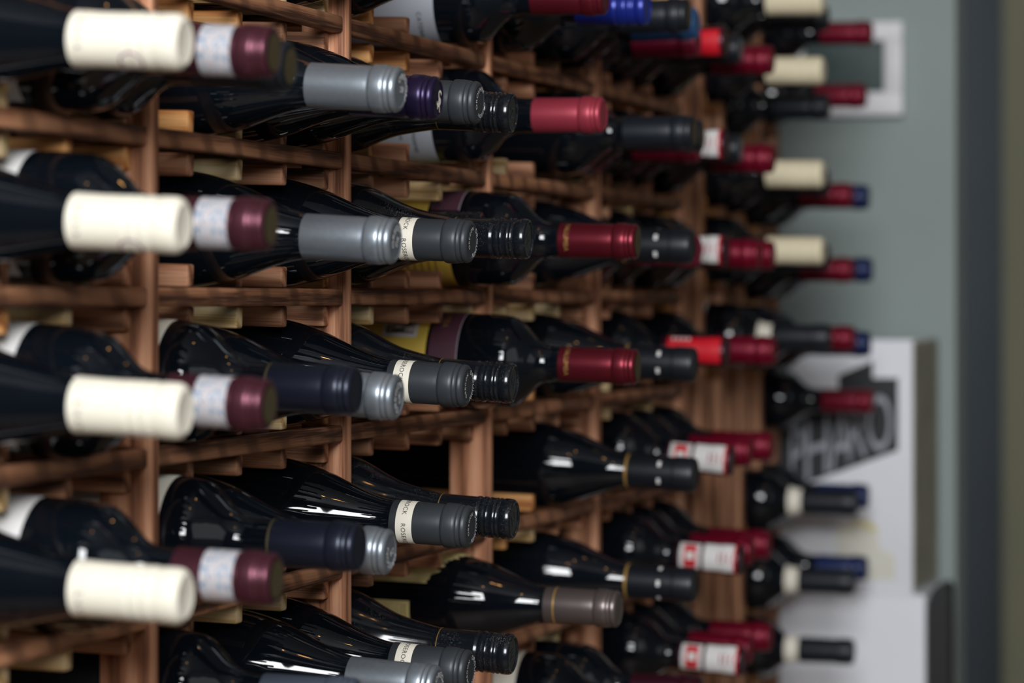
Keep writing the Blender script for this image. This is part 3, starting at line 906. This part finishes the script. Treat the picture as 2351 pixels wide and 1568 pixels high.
G = 'bottles in the narrow rack'
for i, py in enumerate((2, 162, 400, 576)):
    fput('farcream', 2, 1897, py, f'blurred cream screw cap against the sage wall, {("topmost", "second from the top", "third from the top", "lowest")[i]}', G)
fput('farband', 2, 1912, 776, 'blurred dark foil with white band above the red and blue foils pair', G)
for i, (px, py) in enumerate(((1906, 42), (1908, 245), (1908, 420), (1908, 590))):
    fput('fardark', 3, px, py, f'blurred dark foil behind the cream screw caps, {("topmost", "second from the top", "third from the top", "lowest")[i]}', G)
for i, (px, py) in enumerate(((1962, 449), (1964, 620), (1967, 778))):
    fput('farred', 4 if i < 2 else 3, px, py, f'blurred red foil directly left of a dark-blue foil, {("topmost", "middle one", "lowest")[i]}', G)
for i, (px, py) in enumerate(((1972, 1155), (1965, 1337), (1965, 1497))):
    fput('farband', 4, px, py, f'blurred wide black foil with cream neck band, {("topmost", "middle one", "lowest")[i]} of three', G)
for i, (px, py) in enumerate(((2007, 76), (1993, 220))):
    fput('farred', 5, px, py, f'blurred red foil in front of the framed picture, {("upper", "lower")[i]} one', G)
fput('farred', 5, 2010, 922, 'blurred red foil and round bottle shoulder in front of the lettered carton', G)
for i, (px, py) in enumerate(((1999, 453), (2006, 620), (2002, 790), (1998, 1140), (1996, 1305))):
    fput('farblue', 4 if i == 2 else 5, px, py, f'blurred dark-blue foil tip, {ORD[i] if i < 4 else "lowest"} of five', G)

# ----------------------------------------------------------------- cartons, picture and case at the end wall
def pt(px, py, y):
    """place point at world Y = y seen at photo pixel (px, py)"""
    u = (px - 1175.5) / FPX
    yr = y - CAMP.y
    xr = yr * (u * CT - ST) / (CT + u * ST)
    dep = -ST * xr + CT * yr
    return xr + CAMP.x, CAMP.z - (py - HZ) / FPX * dep

def poly_plate(name, pts2d, y, thick, mat, parent, loc):
    """a thin printed plate on a face that looks towards -Y; pts are (x, z)"""
    n = len(pts2d)
    verts = [(x - loc[0], y - loc[1], z - loc[2]) for x, z in pts2d] + [(x - loc[0], y - loc[1] + thick, z - loc[2]) for x, z in pts2d]
    faces = [tuple(range(n)), tuple(range(2 * n - 1, n - 1, -1))] + [(i, i + n, (i + 1) % n + n, (i + 1) % n) for i in range(n)]
    return mesh_obj(name, pydata(name, verts, faces), mat, parent)

YB = 2.015
xr_, zt_ = pt(2095, 780, YB)
_, zb_ = pt(2095, 1368, YB)
xr2, _ = pt(2124, 1368, YB - 0.005)
low_h = zb_
lower = empty('carton', (xr2 - 0.17, YB + 0.105, 0))
tag(lower, 'plain white carton at the bottom right under the lettered one', 'carton', 'white cartons')
def carton_body(root, x0, x1, y0, y1, z0, z1, edge):
    l = root.location
    me = box_mesh('carton_body', x1 - x0, y1 - y0, z1 - z0, 0.0015)
    mesh_obj('carton_body', me, M['carton_white'], root, ((x0 + x1) / 2 - l[0], (y0 + y1) / 2 - l[1], (z0 + z1) / 2 - l[2]))
    if edge:
        sd = box_mesh('side_panel', 0.0012, y1 - y0 - 0.006, z1 - z0 - 0.006)
        mesh_obj('side_panel', sd, M['carton_edge'], root, (x1 + 0.0007 - l[0], (y0 + y1) / 2 - l[1], (z0 + z1) / 2 - l[2]))
# lower carton stack stands on the floor: a tall one
carton_body(lower, xr2 - 0.34, xr2, YB - 0.005, YB + 0.215, 0.0, low_h, False)
fl = box_mesh('carton_flap', 0.335, 0.108, 0.002)
mesh_obj('carton_flap', fl, M['carton_white'], lower, (xr2 - 0.17 - lower.location.x, YB + 0.05 - lower.location.y, low_h + 0.0011))
upper = empty('carton', (xr_ - 0.165, YB + 0.105, low_h + 0.0022))
tag(upper, 'white carton with black PHARO banner standing on the plain carton', 'carton', 'white cartons')
carton_body(upper, xr_ - 0.33, xr_, YB, YB + 0.205, low_h + 0.0022, zt_, True)
yl = upper.location
def pp(pts): return [pt(px, py, YB) for px, py in pts]
poly_plate('banner_print', pp([(1730, 1150), (1730, 985), (1925, 900), (1925, 862), (2004, 828), (2004, 868), (2062, 868), (2062, 1034), (1880, 1100)]), YB - 0.0006, 0.0005, M['carton_black'], upper, yl)
poly_plate('tan_print', pp([(1920, 1300), (1920, 1205), (1985, 1190), (2015, 1210), (2020, 1260), (2055, 1275), (2055, 1330), (1935, 1330)]), YB - 0.0006, 0.0005, M['carton_sand'], upper, yl)
poly_plate('tan_print', pp([(1950, 1218), (1962, 1192), (2000, 1196), (2020, 1216), (1998, 1222), (1975, 1206)]), YB - 0.0010, 0.0004, M['carton_tan'], upper, yl)
def banner_letter(ch, px0, px1, top0, top1, bot0, bot1):
    vs, fs, x0, x1 = text_geo(ch, 1.0)
    y1 = max(v[1] for v in vs); y0 = min(v[1] for v in vs)
    out = []
    for x, y in vs:
        a = (x - x0) / (x1 - x0); b = (y - y0) / (y1 - y0)
        px = px0 + a * (px1 - px0)
        top = top0 + a * (top1 - top0); bot = bot0 + a * (bot1 - bot0)
        X, Z = pt(px, bot + b * (top - bot), YB)
        out.append((X - yl[0], YB - 0.0009 - yl[1], Z - yl[2]))
    mesh_obj('banner_letter', pydata('banner_letter', out, fs), M['paper_grey'], upper)
banner_letter('P', 1815, 1846, 985, 975, 1112, 1100)
banner_letter('H', 1850, 1903, 968, 952, 1104, 1085)
banner_letter('A', 1906, 1955, 948, 938, 1082, 1062)
banner_letter('R', 1948, 1990, 940, 925, 1060, 1045)
banner_letter('O', 1990, 2048, 905, 905, 1036, 1036)

# framed picture on the end wall
YP = 2.228
fx1, fz1 = pt(2072, 48, YP); _, fz0 = pt(2072, 264, YP); fx0, _ = pt(1800, 100, YP)
pic = empty('framed_picture', ((fx0 + fx1) / 2, YP, fz0))
tag(pic, 'small picture in wide white frame on the sage wall', 'picture')
def pbox(name, x0, x1, y0, y1, z0, z1, mat):
    me = box_mesh(name, x1 - x0, y1 - y0, z1 - z0, 0.0015)
    mesh_obj(name, me, M[mat], pic, ((x0 + x1) / 2 - pic.location.x, (y0 + y1) / 2 - YP, (z0 + z1) / 2 - fz0))
fw = 0.0245
pbox('picture_frame', fx0, fx1, YP, 2.2495, fz1 - fw, fz1, 'frame_white'); pbox('picture_frame', fx0, fx1, YP, 2.2495, fz0, fz0 + fw + 0.006, 'frame_white')
pbox('picture_frame', fx0, fx0 + fw, YP, 2.2495, fz0 + fw + 0.006, fz1 - fw, 'frame_white'); pbox('picture_frame', fx1 - fw, fx1, YP, 2.2495, fz0 + fw + 0.006, fz1 - fw, 'frame_white')
pbox('picture_sheet', fx0 + fw, fx1 - fw, YP + 0.008, YP + 0.012, fz0 + fw + 0.006, fz1 - fw, 'picture_green')

# dark rounded case right of the cartons
YC = 2.012
cx0, _ = pt(2128, 1500, YC); cx1, czt = pt(2178, 1340, YC)
def case_mesh():
    pts = []
    h = czt; w = cx1 - cx0
    pts.append((0, 0)); pts.append((w, 0)); pts.append((w, h - 0.006)); pts.append((w - 0.004, h))
    for i in range(9):
        a = math.pi / 2 * i / 8
        pts.append((w - 0.008 - (w - 0.008) * math.sin(a), h - 0.001 - (1 - math.cos(a)) * 0.034))
    n = len(pts); dp = 0.05
    verts = [(x, 0, z) for x, z in pts] + [(x, dp, z) for x, z in pts]
    faces = [tuple(range(n)), tuple(range(2 * n - 1, n - 1, -1))] + [(i, i + n, (i + 1) % n + n, (i + 1) % n) for i in range(n)]
    return pydata('case_body', verts, faces, True, 35)
case = empty('black_case', (cx0, YC, 0))
tag(case, 'dark rounded case standing right of the white cartons', 'case')
mesh_obj('case_body', case_mesh(), M['leather_black'], case)
hd = box_mesh('case_seam', 0.003, 0.0504, czt * 0.9, 0.001)
mesh_obj('case_seam', hd, M['metal_dark'], case, ((cx1 - cx0) * 0.55, 0.0242, czt * 0.45))

# ----------------------------------------------------------------- pendant lamps over the rack (seen only as reflections)
def pendant(x, y, z, label):
    root = empty('pendant_lamp', (x, y, z))
    tag(root, label, 'lamp', 'pendant lamps')
    def lz(name, prof, mat):
        me = lathe(name, prof, 24, 40)
        o = mesh_obj(name, me, M[mat], root)
        o.rotation_euler = (0, -math.pi / 2, 0)
        return o
    lz('bulb', [(0.0, 0.0), (0.004, 0.012), (0.014, 0.022), (0.030, 0.024), (0.044, 0.018), (0.056, 0.012), (0.060, 0.0)], 'bulb_warm').location = (0, 0, 0.06)
    lz('socket', [(0.0, 0.0), (0.0, 0.016), (0.04, 0.016), (0.04, 0.0)], 'metal_dark').location = (0, 0, 0.105)
    cd_ = box_mesh('cord', 0.006, 0.006, 3.6 - z - 0.10)
    mesh_obj('cord', cd_, M['metal_dark'], root, (0, 0, 0.10 + (3.6 - z - 0.10) / 2))
pendant(0.75, -0.55, 2.75, 'bare warm bulb hanging nearest the camera')
pendant(0.75, 0.15, 2.75, 'bare warm bulb hanging over the middle of the rack')
pendant(0.75, 0.85, 2.75, 'bare warm bulb hanging nearest the sage wall')
